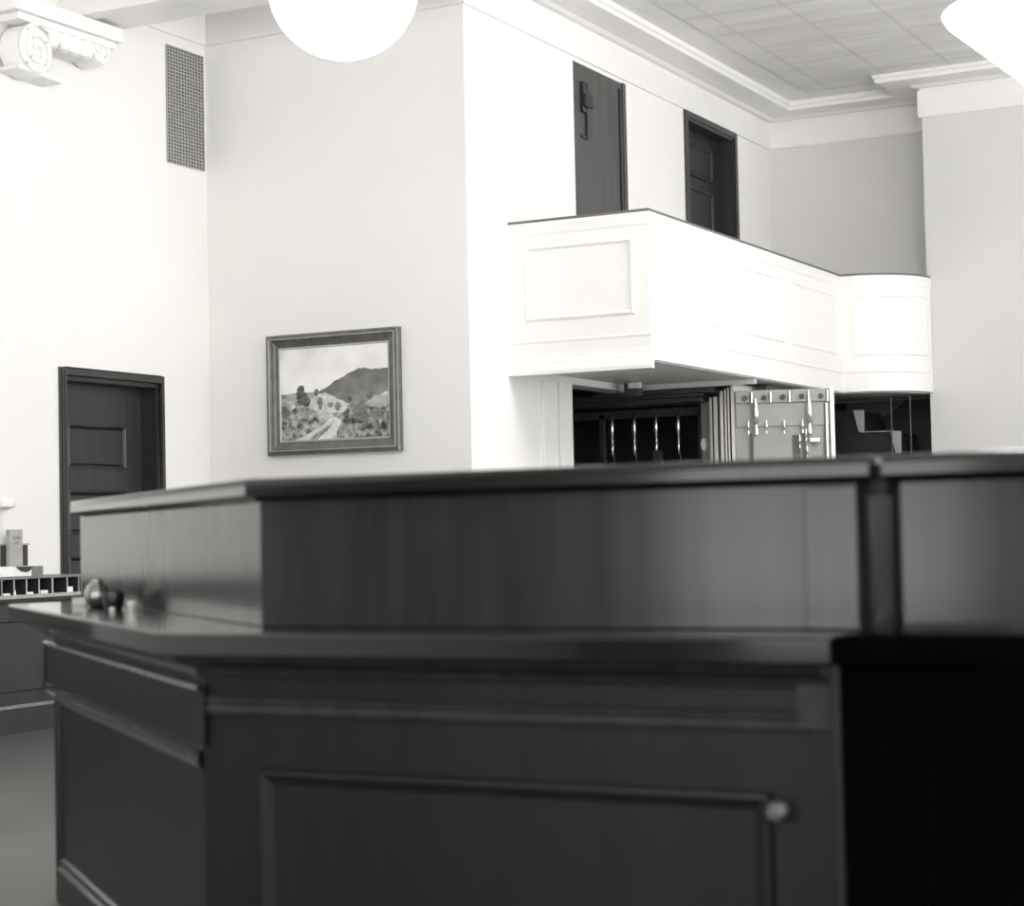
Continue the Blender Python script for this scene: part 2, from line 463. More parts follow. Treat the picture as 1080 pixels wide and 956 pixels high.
# ------------------------------------------------------------------ under the balcony: vault
struct(MB().box(XB, XB + .022, 12.41, 12.64, 0, 2.255).box(XB, XB + .03, 12.66, 12.875, 0, 2.255).build('trim_2', M['gloss_white'], bevel=.004),
       'flat white casing beside the dark vault opening')
vi = MB()
vi.box(-7.9, -7.8, 12.85, 16.6, 0, 2.4).box(-7.8, XB - .2, 12.78, 12.88, 0, 2.4).box(-7.8, -5.3, 16.2, 16.3, 0, 2.304)
vi.box(-5.42, -5.3, 14.58, 16.2, 0, 2.304).box(-7.9, XB - .2, 12.78, 16.3, 2.30, 2.4)
struct(vi.build('wall_vault', M['steel_dark']), 'dark inner walls of the vault')
# vault frame: header and stepped polished jambs
vf = thing('vault_doorway', 'stepped polished steel door frame of the dark vault under the balcony', 'vault frame')
hz = MB()
hz.box(-6.9, -5.72, 14.20, 14.55, 2.165, 2.225).box(-6.9, -5.66, 14.12, 14.20, 2.20, 2.245).box(-6.6, -5.55, 14.05, 14.12, 2.225, 2.26)
hz.build('header', M['steel_dark'], vf, bevel=.004)
struct(MB().box(XB + .03, -5.175, 14.0, 14.018, 2.262, 2.3045).build('trim_3', M['plaster_grey'], bevel=.004), 'thin pale strip under the balcony soffit above the vault')
steps = [(-5.8082, -5.7553, 14.42, 14.56, 2.165, 'steel'),
         (-5.7553, -5.6882, 14.38, 14.56, 2.173, 'steel_satin'),
         (-5.6882, -5.6633, 14.30, 14.56, 2.197, 'steel'),
         (-5.6633, -5.6366, 14.34, 14.56, 2.200, 'steel_dark'),
         (-5.6366, -5.6024, 14.26, 14.56, 2.202, 'steel'),
         (-5.6024, -5.5337, 14.30, 14.56, 2.207, 'black'),
         (-5.5337, -5.5060, 14.14, 14.56, 2.235, 'steel'),
         (-5.5060, -5.4797, 14.17, 14.56, 2.238, 'steel_dark'),
         (-5.4797, -5.4628, 14.10, 14.56, 2.244, 'steel'),
         (-5.4628, -5.4420, 14.13, 14.56, 2.245, 'steel_dark'),
         (-5.4420, -5.4267, 14.07, 14.56, 2.252, 'steel'),
         (-5.4267, -5.3952, 14.12, 14.56, 2.254, 'black'),
         (-5.3952, -5.3647, 14.02, 14.56, 2.276, 'steel')]
for x0, x1, ya_, yb_, zt_, mk in steps:
    MB().box(x0, x1, ya_, yb_, 0, zt_).build('jamb_step', M[mk], vf, bevel=.002)
MB().lathe([(0, -.03), (.022, -.026), (.028, -.01), (.028, .01)], (-5.765, 14.375, 1.825), 'y', 20).xform(Matrix.Translation((0, 0, 1.825)) @ Matrix.Diagonal((1, 1, 2.0, 1)) @ Matrix.Translation((0, 0, -1.825))).build('bolt_socket', M['ivory'], vf, smooth=True)
place(vf, (-5.6, 14.3, 0))
# inner gate with four polished spindles
gate = thing('vault_gate', 'dark inner gate with four polished upright spindles inside the vault', 'gate')
gy = 14.62
g_ = MB().box(-7.2, -5.86, gy - .02, gy + .02, 2.08, 2.15).box(-7.2, -5.86, gy - .02, gy + .02, .05, .12)
for x in (-7.2, -6.80, -5.91): g_.box(x, x + .05, gy - .02, gy + .02, .05, 2.12)
g_.build('gate_frame', M['steel_dark'], gate, bevel=.004)
for x in (-6.677, -6.474, -6.276, -6.078):
    z = 2.0
    sp = MB().lathe([(0, -.235), (.008, -.23), (.016, -.20), (.018, -.16), (.011, -.125), (.009, -.10), (.017, -.07), (.024, -.01), (.022, .04), (.013, .09), (.006, .115), (0, .12)], (x, gy - .03, z), 'z', 16)
    sp.build('spindle', M['steel'], gate, smooth=True)
    MB().tube([(x, gy, 2.10), (x, gy, 2.0), (x, gy, .1)], .007, 8).build('gate_bar', M['steel_dark'], gate)
MB().box(-6.30, -6.22, gy - .07, gy - .02, 1.55, 1.80).build('lock_box', M['steel_dark'], gate, bevel=.006)
place(gate, (-6.3, gy, 0))
# open right-hand leaf of the vault door, inner side towards us
leaf = thing('vault_door', 'open grey steel vault door showing its bolts beside the polished frame', 'vault door')
ang = math.radians(20)
LM = Matrix.Translation((-5.352, 13.985, 0)) @ Matrix.Rotation(ang, 4, 'Z')
W = .765
def lm(mb): return mb.xform(LM)
lm(MB().box(0, W, 0, .14, .08, 2.215)).build('door_plate', M['steel_satin'], leaf, bevel=.006)
lm(MB().box(.01, W - .02, -.03, 0, 2.115, 2.205).box(.01, W - .02, -.012, 0, 1.93, 2.115)).build('bolt_rail', M['steel_satin'], leaf, bevel=.004)
for k in range(5):
    x = .085 + .145 * k
    lm(MB().lathe([(0, -.05), (.018, -.05), (.02, -.045), (.02, -.028)], (x, 0, 2.155), 'y', 16)).build('bolt_end', M['black'], leaf, smooth=True)
    lm(MB().lathe([(.010, -.04), (.010, .04), (0, .045)], (x + .05, -.045, 2.155), 'z', 12)).build('bolt_pin', M['steel'], leaf, smooth=True)
def spindle(x, z, s, y=-.045):
    return lm(MB().lathe([(0, -.12 * s), (.014 * s, -.11 * s), (.018 * s, -.07 * s), (.008 * s, -.035 * s), (.018 * s, -.02 * s), (.022 * s, .05 * s), (.018 * s, .10 * s), (.008 * s, .15 * s), (0, .155 * s)], (x, y, z), 'z', 16))
for x, z, s in ((.165, 1.985, 1.1), (.575, 1.985, 1.1), (.105, 1.915, .42), (.245, 1.915, .42), (.38, 1.915, .42), (.52, 1.915, .42), (.545, 1.85, .40), (.495, 1.80, .40), (.55, 1.72, .40)):
    spindle(x, z, s).build('bolt_spindle', M['steel'], leaf, smooth=True)
for x in (.125, .525):
    lm(MB().box(x - .006, x + .006, -.025, 0, .2, 1.88)).build('bolt_rod', M['steel_dark'], leaf)
for x in (.155, .565):
    lm(MB().box(x - .018, x + .018, -.02, 0, .2, 1.88)).build('rod_guide', M['steel_satin'], leaf, bevel=.004)
lm(MB().box(.57, .65, -.06, -.03, 1.795, 1.835)).build('door_handle', M['steel'], leaf, bevel=.008)
lm(MB().box(.44, .50, -.006, 0, .2, 1.86)).build('lock_plate', M['steel_dark'], leaf)
lm(MB().box(.685, .697, -.02, 0, .1, 2.1)).build('edge_groove', M['steel_dark'], leaf)
lm(MB().box(.70, .715, -.03, 0, .1, 2.1)).build('edge_strip', M['steel'], leaf)
lm(MB().box(W - .032, W, -.04, .14, .08, 2.225)).build('door_edge', M['ivory'], leaf, bevel=.004)
place(leaf, (-5.40, 13.97, .08))
# short dark hanger under the balcony soffit
hg = thing('soffit_bracket', 'short dark bracket with a pale foot under the near balcony corner', 'bracket')
MB().box(-6.16, -6.04, 13.70, 13.80, 2.20, 2.299).build('hanger', M['steel_dark'], hg, bevel=.004)
MB().box(-6.09, -6.0, 13.62, 13.69, 2.255, 2.299).build('pale_block', M['gloss_white'], hg, bevel=.003)
place(hg, (-6.1, 13.75, 2.3))

# stair in the dark alcove at the far end
struct(MB().box(XB, XR + .2, YK + .0, YK + .2, 0, 2.3).build('wall_alcove', M['wood_black']), 'dark panelled wall under the curved balcony end')
str_ = thing('staircase', 'dark stair descending under the curved end of the balcony', 'staircase')
sy0, sy1 = 16.55, 17.35
sx = [-5.62, -5.195, -4.865]          # riser lines
sz = [2.175, 1.975, 1.775]
zig = [(-6.1, sz[0]), (sx[1], sz[0]), (sx[1] + .045, sz[1]), (sx[2], sz[1]), (sx[2] + .045, sz[2] - .03), (-4.60, sz[2] - .03), (-4.60, 1.2), (-6.1, 1.2)]
MB().extrude([(x, sy0, z) for x, z in zig], (0, sy1 - sy0, 0)).build('stringer', M['wood_black'], str_)
for i in (1, 2):
    x = sx[i]; zt_, zb_ = sz[i - 1] - .005, sz[i]
    MB().extrude([(x + .004, sy0 - .05, zt_), (x + .09, sy0 - .05, zt_), (x + .088, sy0 - .05, zb_ + .0), (x + .05, sy0 - .05, zb_)], (0, .05, 0)).build('riser_end', M['riser'], str_)
MB().box(sx[1] + .05, sx[2] + .03, sy0 - .03, sy0, sz[1] - .004, sz[1] + .004).build('nosing', M['riser'], str_)
for x in (-4.83, -4.66):
    MB().tube([(x, 16.45, 2.27), (x, 16.45, 1.6), (x, 16.45, 1.0)], .006, 8).build('baluster', M['wood_grey'], str_)
MB().extrude([(-5.52, 17.36, 2.295), (-4.95, 17.36, 2.295), (-5.08, 17.36, 2.19), (-5.24, 17.36, 2.12), (-5.52, 17.36, 2.08)], (0, .035, 0)).build('upper_flight', M['wood_grey'], str_)
place(str_, (-5.2, 16.9, 1.2))

# ------------------------------------------------------------------ ventilation grille
gr = thing('vent_grille', 'dark lattice ventilation grille high in the corner of the left wall', 'grille')
ga, gb, gc, gd = 10.888, 11.318, 3.843, 4.686
MB().box(XL, XL + .004, ga, gb, gc, gd).build('backing', M['steel_dark'], gr)
lt = MB()
nx, nz = 13, 34
for i in range(nx + 1):
    y = ga + (gb - ga) * i / nx
    lt.box(XL + .004, XL + .010, y - .0055, y + .0055, gc, gd)
for i in range(nz + 1):
    z = gc + (gd - gc) * i / nz
    lt.box(XL + .0045, XL + .012, ga, gb, z - .0035, z + .0035)
lt.build('lattice', M['card_grey'], gr)
place(gr, (XL, (ga + gb) / 2, gc))

# ------------------------------------------------------------------ painting
pic = thing('framed_painting', 'framed landscape painting of a hill and country road on the pale wall', 'painting')
PX0, PX1, PZ0, PZ1 = -7.88, -6.778, 1.735, 2.592
pw, ph = PX1 - PX0, PZ1 - PZ0
fr = MB().frame((PX0, YP, PZ0), (1, 0, 0), (0, 0, 1), (0, -1, 0), pw, ph,
                [(0, 0), (0, .045), (.008, .055), (.022, .058), (.034, .050), (.040, .038), (.052, .034), (.070, .026), (.090, .020), (.094, .012)])
fr.build('frame', M['gilt'], pic)
MB().frame((PX0 + .026, YP - .054, PZ0 + .026), (1, 0, 0), (0, 0, 1), (0, -1, 0), pw - .052, ph - .052, [(0, 0), (.002, .006), (.007, .006), (.009, 0)]).build('frame_bead', M['gilt_edge'], pic)
MB().frame((PX0 + .090, YP - .018, PZ0 + .090), (1, 0, 0), (0, 0, 1), (0, -1, 0), pw - .18, ph - .18, [(0, 0), (.001, .005), (.009, .005), (.014, -.004)]).build('slip', M['gilt_edge'], pic)

def n2(u, v, s, seed=0.0):
    return noise.fractal(Vector((u * s, v * s, seed)), 1.0, 2.0, 4)
def sstep(a, b, x):
    t = max(0, min(1, (x - a) / (b - a))); return t * t * (3 - 2 * t)
def interp(x, pts):
    if x <= pts[0][0]: return pts[0][1]
    for (xa, ya_), (xb, yb_) in zip(pts, pts[1:]):
        if x <= xb: return ya_ + (yb_ - ya_) * (x - xa) / (xb - xa)
    return pts[-1][1]
def paint(u, v):
    """u to the right, v downwards, both 0..1: a hill, a road, some trees"""
    j = .012 * n2(u, v, 14, 3)
    c = .92 + .12 * n2(u, v, 3.2, 1) - .20 * sstep(.30, .0, v) * sstep(.5, .15, u) * (0.6 + .8 * n2(u, v, 5, 9))
    # far low ridge at the left
    if v > .485 + j and u < .42: c = .42 + .12 * n2(u, v, 9, 2)
    ridge = interp(u, [(.34, .50), (.42, .445), (.50, .385), (.62, .31), (.70, .272), (.77, .255), (.86, .275), (.93, .27), (1, .275)])
    if u > .36 and v > ridge + j:
        c = .17 + .22 * (v - ridge) + .07 * n2(u, v, 9, 4)
    # meadows
    ground = interp(u, [(0, .56), (.12, .58), (.25, .56), (.36, .50), (.43, .50), (.52, .56), (.62, .62), (.75, .63), (.88, .57), (1, .50)])
    if v > ground + j:
        c = .52 + .5 * n2(u, v, 11, 5)
        if .36 < u < .62 and v < .72: c = .66 + .18 * n2(u, v, 16, 6)
    # left bank
    bank = interp(u, [(0, .76), (.10, .66), (.18, .62), (.28, .66), (.38, .76), (.45, .84), (.5, 1)])
    if v > bank + j and u < .47:
        c = .30 + .44 * n2(u * 1.2, v, 17, 7) + .10 * (v - bank)
    # right undergrowth
    und = interp(u, [(.50, .80), (.56, .74), (.66, .62), (.75, .60), (.84, .66), (.92, .70), (1, .72)])
    if u > .52 and v > und + 2 * j:
        c = .20 + .38 * n2(u * 1.2, v * .9, 17, 8) + .12 * sstep(.75, .95, v) * sstep(.8, .6, u)
    if u > .82 and .55 < v < .68 and v < ground + .13: c = .46 + .2 * n2(u, v, 12, 11)
    # trees: (x, base, top, half width, tone)
    for tx, tb, tt, tw, tone in ((.19, .62, .40, .045, .07), (.235, .64, .52, .05, .10), (.335, .53, .45, .022, .10), (.37, .68, .54, .028, .17), (.46, .66, .60, .03, .24),
                                 (.53, .70, .60, .025, .22), (.63, .62, .55, .03, .12), (.69, .72, .57, .04, .24), (.77, .66, .50, .035, .22), (.83, .60, .50, .03, .15), (.72, .80, .66, .05, .18), (.88, .82, .68, .05, .2), (.03, .76, .62, .05, .13), (.02, .54, .49, .03, .2)):
        if tt < v < tb:
            h = (v - tt) / (tb - tt)
            w_ = tw * math.sin(math.pi * min(1, .12 + .8 * h)) * (1 + .5 * n2(u, v, 20, tx))
            if abs(u - tx) < w_: c = tone + .10 * (n2(u, v, 22, 12) + .2)
    # the road
    for xl, xr, tone in (([(.72, .455), (.78, .445), (.84, .40), (.92, .28), (1.0, .13)], [(.72, .48), (.78, .49), (.84, .455), (.92, .35), (1.0, .24)], .72),
                         ([(.76, .47), (.80, .50), (.84, .50), (.92, .42), (1.0, .33)], [(.76, .50), (.80, .56), (.84, .565), (.92, .52), (1.0, .46)], .76)):
        if v > xl[0][0] and interp(v, xl) + j < u < interp(v, xr) + j:
            c = tone + .14 * n2(u, v, 18, 13)
    return max(.03, min(.95, c))
iu0, iu1, iz0, iz1 = PX0 + .102, PX1 - .102, PZ0 + .102, PZ1 - .102
NU, NV = 190, 150
me = bpy.data.meshes.new('canvas')
vs = [(iu0 + (iu1 - iu0) * i / NU, YP - .013, iz1 - (iz1 - iz0) * k / NV) for k in range(NV + 1) for i in range(NU + 1)]
fs = [(k * (NU + 1) + i, (k + 1) * (NU + 1) + i, (k + 1) * (NU + 1) + i + 1, k * (NU + 1) + i + 1) for k in range(NV) for i in range(NU)]
me.from_pydata(vs, [], fs)
ca_ = me.color_attributes.new('picture', 'FLOAT_COLOR', 'POINT')
for k in range(NV + 1):
    for i in range(NU + 1):
        t_ = tint(paint(i / NU, k / NV))
        ca_.data[k * (NU + 1) + i].color = (*t_, 1)
mc = mat('oil_on_canvas', tint(.5), .5, bump=.08, bump_scale=90)
at_ = mc.node_tree.nodes.new('ShaderNodeAttribute'); at_.attribute_name = 'picture'
mc.node_tree.links.new(at_.outputs['Color'], mc.node_tree.nodes['Principled BSDF'].inputs['Base Color'])
me.materials.append(mc)
cv = bpy.data.objects.new('canvas', me); COL.objects.link(cv); cv.parent = pic
place(pic, ((PX0 + PX1) / 2, YP, PZ0))

# ------------------------------------------------------------------ counter
A = math.radians(39.85)
CD = Vector((-math.cos(A), math.sin(A)))            # along the splayed side, away from the corner
CN = Vector((-math.sin(A), -math.cos(A)))           # its outward normal
def corner(d): return Vector((-2.588 - .3626 * d, 3.68 - d))
def cpt(d, t): return corner(d) + CD * t
ZL = .958
XEND = 2.2                                          # far right, out of the frame

def cpath(d, tl, xr):
    """left end of the splay at t=tl, round the corner, to x=xr; room on the right of travel"""
    a = cpt(d, tl); c = corner(d)
    return [(a.x, a.y), (c.x, c.y), (xr, 3.68 - d)]

def splay_frame(mb, d, t0, t1, z0, z1, prof_):
    """moulding frame on the splayed face; t1 > t0 going away from the corner"""
    p = cpt(d, t1)
    return mb.frame((p.x, p.y, z0), (-CD.x, -CD.y, 0), (0, 0, 1), (CN.x, CN.y, 0), t1 - t0, z1 - z0, prof_)

# the continuous ledge
led = MB()
def band(dfront, dback, tl, xr, z0, z1):
    mb = MB()
    a, b, c, d_ = cpt(dfront, tl), corner(dfront), corner(dback), cpt(dback, tl)
    mb.prism([(a.x, a.y), (b.x, b.y), (xr, 3.68 - dfront), (xr, 3.68 - dback), (c.x, c.y), (d_.x, d_.y)], z0, z1)
    return mb
ledge = thing('counter_ledge', 'dark glossy writing ledge running along the front of the counter', 'counter ledge')
band(.27, -.45, 2.33, -1.125, ZL - .052, ZL).build('ledge_top', M['wood_ledge'], ledge, bevel=.008, seg=3)
MB().sweep(cpath(.155, 2.25, -1.165), [(0, ZL - .053), (.07, ZL - .053), (.066, ZL - .065), (.045, ZL - .078), (.02, ZL - .085), (.012, ZL - .10), (0, ZL - .105)], True).build('bed_moulding', M['wood'], ledge)
place(ledge, (corner(.27).x, corner(.27).y, ZL - .052))

# upper screen, splayed left part and long front
scr = thing('counter_screen', 'tall dark polished counter screen left of the narrow half round post', 'counter screen')
def screen_panel(d0, d1, tl, xr, z0, z1): return band(d0, d1, tl, xr, z0, z1)
a, b, c, d_ = cpt(0, 2.40), corner(0), corner(-.06), cpt(-.06, 2.40)
MB().prism([(a.x, a.y), (b.x, b.y), (c.x, c.y), (d_.x, d_.y)], ZL, 1.2505).build('splayed_panel', M['wood'], scr, bevel=.004)
MB().prism([(b.x, b.y), (-1.155, 3.68), (-1.155, 3.74), (c.x, c.y)], ZL, 1.2505).build('front_panel', M['wood'], scr, bevel=.004)
MB().box(-1.262, -1.153, 3.668, 3.6795, ZL + .001, 1.2445).build('stile', M['wood'], scr, bevel=.003)
def cap(tl, xr, xl=None):
    mb = MB()
    pr = [(-.085, 1.250), (.012, 1.250), (.016, 1.258), (.034, 1.258), (.040, 1.263), (.0396, 1.280), (.0385, 1.2965), (.036, 1.3005), (.030, 1.302), (-.10, 1.302), (-.10, 1.255)]
    path = cpath(0, tl, xr) if xl is None else [(xl, 3.68), (xr, 3.68)]
    return mb.sweep(path, pr, True)
cap(2.36, -1.118).build('cap', M['wood_ledge'], scr, smooth=True)
place(scr, (b.x, b.y, ZL))
scr2 = thing('counter_screen', 'dark counter screen right of the narrow half round post', 'counter screen')
MB().box(-1.070, XEND, 3.68, 3.74, ZL - .03, 1.2505).build('front_panel', M['wood'], scr2, bevel=.004)
cap(0, XEND, -1.092).build('cap', M['wood_ledge'], scr2, smooth=True)
place(scr2, (-1.07, 3.7, ZL - .03))
post = thing('counter_post', 'narrow dark half round post between the two counter screens', 'post')
px_ = -1.112
MB().box(-1.153, -1.072, 3.715, 3.76, 0, 1.285).build('backing_board', M['wood_black'], post)
ps = MB()
ps.lathe([(0, 0), (.026, 0), (.026, ZL - .0), (.030, ZL + .01), (.030, ZL + .03), (.024, ZL + .035), (.022, 1.225), (.026, 1.235), (.028, 1.25), (.0, 1.25)], (px_, 3.70, 0), 'z', 20)
ps.build('shaft', M['wood'], post, smooth=True)
fl = MB()
for k in range(5):
    a_ = -math.pi / 2 + (k - 2) * .5
    fl.tube([(px_ + .023 * math.cos(a_), 3.70 + .023 * math.sin(a_), z) for z in (ZL + .04, 1.1, 1.222)], .004, 8)
fl.build('reeding', M['wood'], post)
place(post, (px_, 3.7, 0))

# base cabinets
base = thing('base_cabinet', 'dark panelled front base of the counter with a round knob at right', 'cabinet')
DB = .155
cb = corner(DB)
yf = 3.68 - DB
p0 = corner(-.3)
MB().prism([(cb.x, cb.y), (-1.165, yf), (-1.165, 3.98), (p0.x, p0.y)], .0, ZL - .053).build('body', M['wood_base'], base, bevel=.004)
MB().sweep([(cb.x + .02, yf), (-1.215, yf)], [(0, .768), (.012, .770), (.016, .780), (.010, .792), (.016, .800), (.012, .808), (0, .812)], True).build('frieze_moulding', M['wood'], base)
mp_ = [(0, 0), (.004, .012), (.014, .014), (.022, .006), (.030, .004), (.036, -.0)]
# stepped frieze block at the right end
MB().box(-1.235, -1.163, yf - .014, yf, .775, .895).build('frieze_block', M['wood'], base, bevel=.004)
dr = MB().box(-2.487, -1.29, yf - .006, yf, .12, .655).frame((-2.487, yf - .006, .12), (1, 0, 0), (0, 0, 1), (0, -1, 0), 1.197, .535, mp_).build('door', M['wood_base'], base)
MB().lathe([(0, -.05), (.014, -.049), (.021, -.042), (.022, -.034), (.012, -.024), (.009, -.012), (.016, -.004), (.016, 0)], (-1.272, yf, .622), 'y', 20).build('knob', M['knob'], dr, smooth=True)
MB().sweep([(cb.x, cb.y), (-1.165, yf)], [(0, 0), (.02, 0), (.02, .09), (.01, .10), (0, .105)], True).build('plinth', M['wood_base'], base)
place(base, (cb.x, cb.y, 0))

sb = thing('base_cabinet', 'dark panelled splayed left base of the counter below the round inkwell', 'cabinet')
TE = 2.09
q0, q1, q2, q3 = cpt(DB, 0), cpt(DB, TE), cpt(-.3, TE), corner(-.3)
MB().prism([(q0.x, q0.y), (q1.x, q1.y), (q2.x, q2.y), (q3.x, q3.y)], 0, ZL - .053).build('body', M['wood_base'], sb, bevel=.004)
fz = MB()
ff = cpt(DB, 2.24)
z1_ = .824
# frieze board standing proud, with its bead along the top and down its left end
e0, e1 = cpt(DB, -.02), cpt(DB, 2.235)
e2, e3 = cpt(DB + .005, 2.235), cpt(DB + .005, -.02)
fz.prism([(e0.x, e0.y), (e1.x, e1.y), (e2.x, e2.y), (e3.x, e3.y)], .700, .835)
fz.build('frieze', M['wood_base'], sb, bevel=.003)
def cut_at_corner(mb):
    """the mouldings die against the front cabinet's corner"""
    bmesh.ops.bisect_plane(mb.bm, geom=mb.bm.verts[:] + mb.bm.edges[:] + mb.bm.faces[:], plane_co=(q0.x + CD.x * .002, q0.y + CD.y * .002, 0),
                           plane_no=(-CD.x, -CD.y, 0), clear_outer=True)
    return mb
bd = MB()
splay_frame(bd, DB + .005, -.3, 2.235, .655, .835, [(0, 0), (.003, .008), (.012, .010), (.016, .002), (.016, 0)])
cut_at_corner(bd).build('frieze_bead', M['wood'], sb)
dp = MB()
splay_frame(dp, DB, -.3, 1.985, .11, .690, [(0, 0), (.004, .012), (.016, .014), (.022, .008), (.034, .012), (.042, .008), (.050, 0)])
cut_at_corner(dp).build('panel_moulding', M['wood'], sb)
place(sb, (q0.x, q0.y, 0))

kn = thing('corner_shade', 'black board standing in for deep shade in the bottom right corner below the right screen', 'gate')  # near-black board stands in for the deep shade beside the counter
MB().box(-1.124, XEND, 3.44, 3.48, .03, ZL - .012).build('shade_board', M['shade_black'], kn, bevel=.004)
MB().box(-1.1245, XEND, 3.402, 3.50, ZL - .05, ZL + .004).build('shade_rail', M['shade_black'], kn, bevel=.004)
MB().frame((-.98, 3.44, .15), (1, 0, 0), (0, 0, 1), (0, -1, 0), 1.4, .66, [(0, 0), (.006, .008), (.02, .008), (.03, 0)]).build('panel_moulding', M['shade_black'], kn)
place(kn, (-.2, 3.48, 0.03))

# ------------------------------------------------------------------ objects on the ledge
ik = thing('inkwell', 'round shiny inkwell on the left end of the ledge', 'inkwell')
ix, iy = -3.905, 4.675
MB().lathe([(0, 0), (.020, 0), (.031, .007), (.039, .022), (.041, .037), (.038, .054), (.030, .068), (.020, .074), (0, .074)], (ix, iy, ZL), 'z', 32).build('bowl', M['glass_dark'], ik, smooth=True)
MB().lathe([(0, .074), (.020, .074), (.021, .079), (.014, .084), (.005, .087), (0, .088)], (ix, iy, ZL), 'z', 24).build('lid', M['steel'], ik, smooth=True)
place(ik, (ix, iy, ZL))
sp = thing('sponge_cup', 'low black cup touching the right side of the round inkwell', 'cup')
ux, uy = -3.73, 4.54
MB().lathe([(0, 0), (.024, 0), (.030, .010), (.033, .035), (.032, .052), (.027, .052), (.026, .040), (0, .038)], (ux, uy, ZL), 'z', 28).build('cup', M['black'], sp, smooth=True)
MB().lathe([(0, .036), (.025, .040), (.023, .050), (.013, .058), (0, .060)], (ux, uy, ZL), 'z', 20).build('sponge', M['cloth_dark'], sp, smooth=True)
place(sp, (ux, uy, ZL))
o = MB().lathe([(0, 0), (.009, 0), (.011, .005), (.011, .010), (.014, .016), (.014, .023), (.009, .029), (0, .030)], (-3.572, 4.431, ZL), 'z', 20).build('stamp_knob', M['ivory'], smooth=True)
tag(o, 'small pale stamp knob on the ledge right of the black cup', 'stamp')
o = MB().lathe([(0, 0), (.008, 0), (.010, .005), (.008, .012), (0, .014)], (-3.62, 4.40, ZL), 'z', 16).build('pellet', M['ivory'], smooth=True)
tag(o, 'tiny pale pellet on the ledge in front of the inkwell', 'pellet')
o = MB().box(-.022, .022, -.016, .016, 0, .026).xform(Matrix.Translation((-4.055, 4.77, ZL)) @ Matrix.Rotation(.5, 4, 'Z')).build('paper_block', M['paper'], bevel=.003)
tag(o, 'small white paper block on the ledge left of the inkwell', 'paper block')

# ------------------------------------------------------------------ credenza along the left wall
cr = thing('credenza', 'dark low cabinet along the left wall under the pigeonhole rack', 'cabinet')
CX = -8.12
MB().box(XL + .002, CX, 4.2, 9.66, .0, .79).build('body', M['wood_flat'], cr, bevel=.004)
MB().box(XL + .002, CX + .03, 4.18, 9.69, .79, .815).build('top', M['wood'], cr, bevel=.006)
MB().box(CX, CX + .018, 4.2, 9.66, 0, .15).build('plinth', M['wood_flat'], cr)
MB().box(CX, CX + .03, 4.2, 9.665, .15, .172).build('plinth_moulding', M['rack'], cr, bevel=.005)
for ya_, yb_ in ((4.3, 5.6), (5.7, 7.2), (7.3, 8.42), (8.5, 9.6)):
    MB().frame((CX, ya_, .25), (0, 1, 0), (0, 0, 1), (1, 0, 0), yb_ - ya_, .45, [(0, 0), (.006, .012), (.02, .012), (.03, 0)]).build('panel_moulding', M['wood_flat'], cr)
place(cr, (CX, 8.4, 0))
rk = thing('pigeonhole_rack', 'long low pigeonhole rack with small papers on the dark cabinet', 'rack')
RX0, RX1, RZ0, RZ1 = -8.40, -8.12, .815, .948
MB().box(RX0, RX1, 4.6, 9.575, RZ1 - .016, RZ1).build('rack_top', M['rack'], rk, bevel=.003)
MB().box(RX0, RX1 + .005, 4.6, 9.575, RZ0, RZ0 + .022).build('rack_base', M['card_grey'], rk, bevel=.003)
MB().box(RX0, RX0 + .01, 4.6, 9.575, RZ0 + .022, RZ1 - .016).build('rack_back', M['cloth_dark'], rk)
for y, w_ in (*[(4.62 + .156 * k, .003) for k in range(23)], (8.21, .006), (8.33, .003), (8.45, .003), (8.58, .003), (8.71, .003), (8.845, .003), (8.953, .002), (9.063, .002), (9.176, .002), (9.298, .007), (9.437, .002), (9.545, .003), (9.57, .004)):
    dv = MB().box(RX0 + .011, RX1 - .006, y - w_, y + w_, RZ0 + .022, RZ1 - .016).build('divider', M['cloth_dark'], rk)  # sides coloured dark for the shade inside the pigeonholes
    MB().box(RX1 - .006, RX1, y - w_, y + w_, RZ0 + .022, RZ1 - .016).build('front_edge', M['paper'] if w_ < .003 else M['card_grey'], dv)
place(rk, (RX1, 8.9, RZ0))
grp = 'paper slips in the pigeonhole rack'
for lab, y, w_, h_ in (('small white slip low in the first visible pigeonhole', 8.90, .030, .012), ('small pale slip standing beside the second pigeonhole divider', 8.968, .010, .028),
                       ('wide pale slip low in the third pigeonhole', 9.10, .035, .014), ('bright white slip lying in the fourth pigeonhole before the thick divider', 9.235, .032, .020),
                       ('bright white card stack in the pigeonhole right of the thick divider', 9.475, .026, .034), ('tiny white card at the right end of the pigeonhole rack', 9.555, .009, .026)):
    o = MB().box(RX1 - .10, RX1 - .012, y - w_, y + w_, RZ0 + .022, RZ0 + .022 + h_).build('paper_slip', M['paper'], bevel=.001)
    tag(o, lab, 'paper', grp)
# things on the rack
bx = thing('box_file', 'tall pale narrow box file with faint lettering standing on the rack', 'box file')
MB().box(-8.168, -8.14, 8.935, 9.053, 1.0125, 1.238).build('spine', M['card_grey'], bx, bevel=.003)
lt = MB()
for row, (zc, n_) in enumerate(((1.185, 4), (1.155, 2))):
    for k in range(n_):
        yc = 9.0 + (k - (n_ - 1) / 2) * .020
        lt.box(-8.1405, -8.139, yc - .0065, yc - .0035, zc - .009, zc + .009)
        lt.box(-8.1405, -8.139, yc + .0035, yc + .0065, zc - .009, zc + .009)
        zz = zc + (-.006, .0, .006, 0)[k % 4]
        lt.box(-8.1405, -8.139, yc - .004, yc + .004, zz - .002, zz + .002)
lt.build('faint_lettering', M['ink'], bx)
place(bx, (-8.17, 9.0, 1.0125))
o = thing('dark_box', 'dark upright box behind the pale box file', 'box')
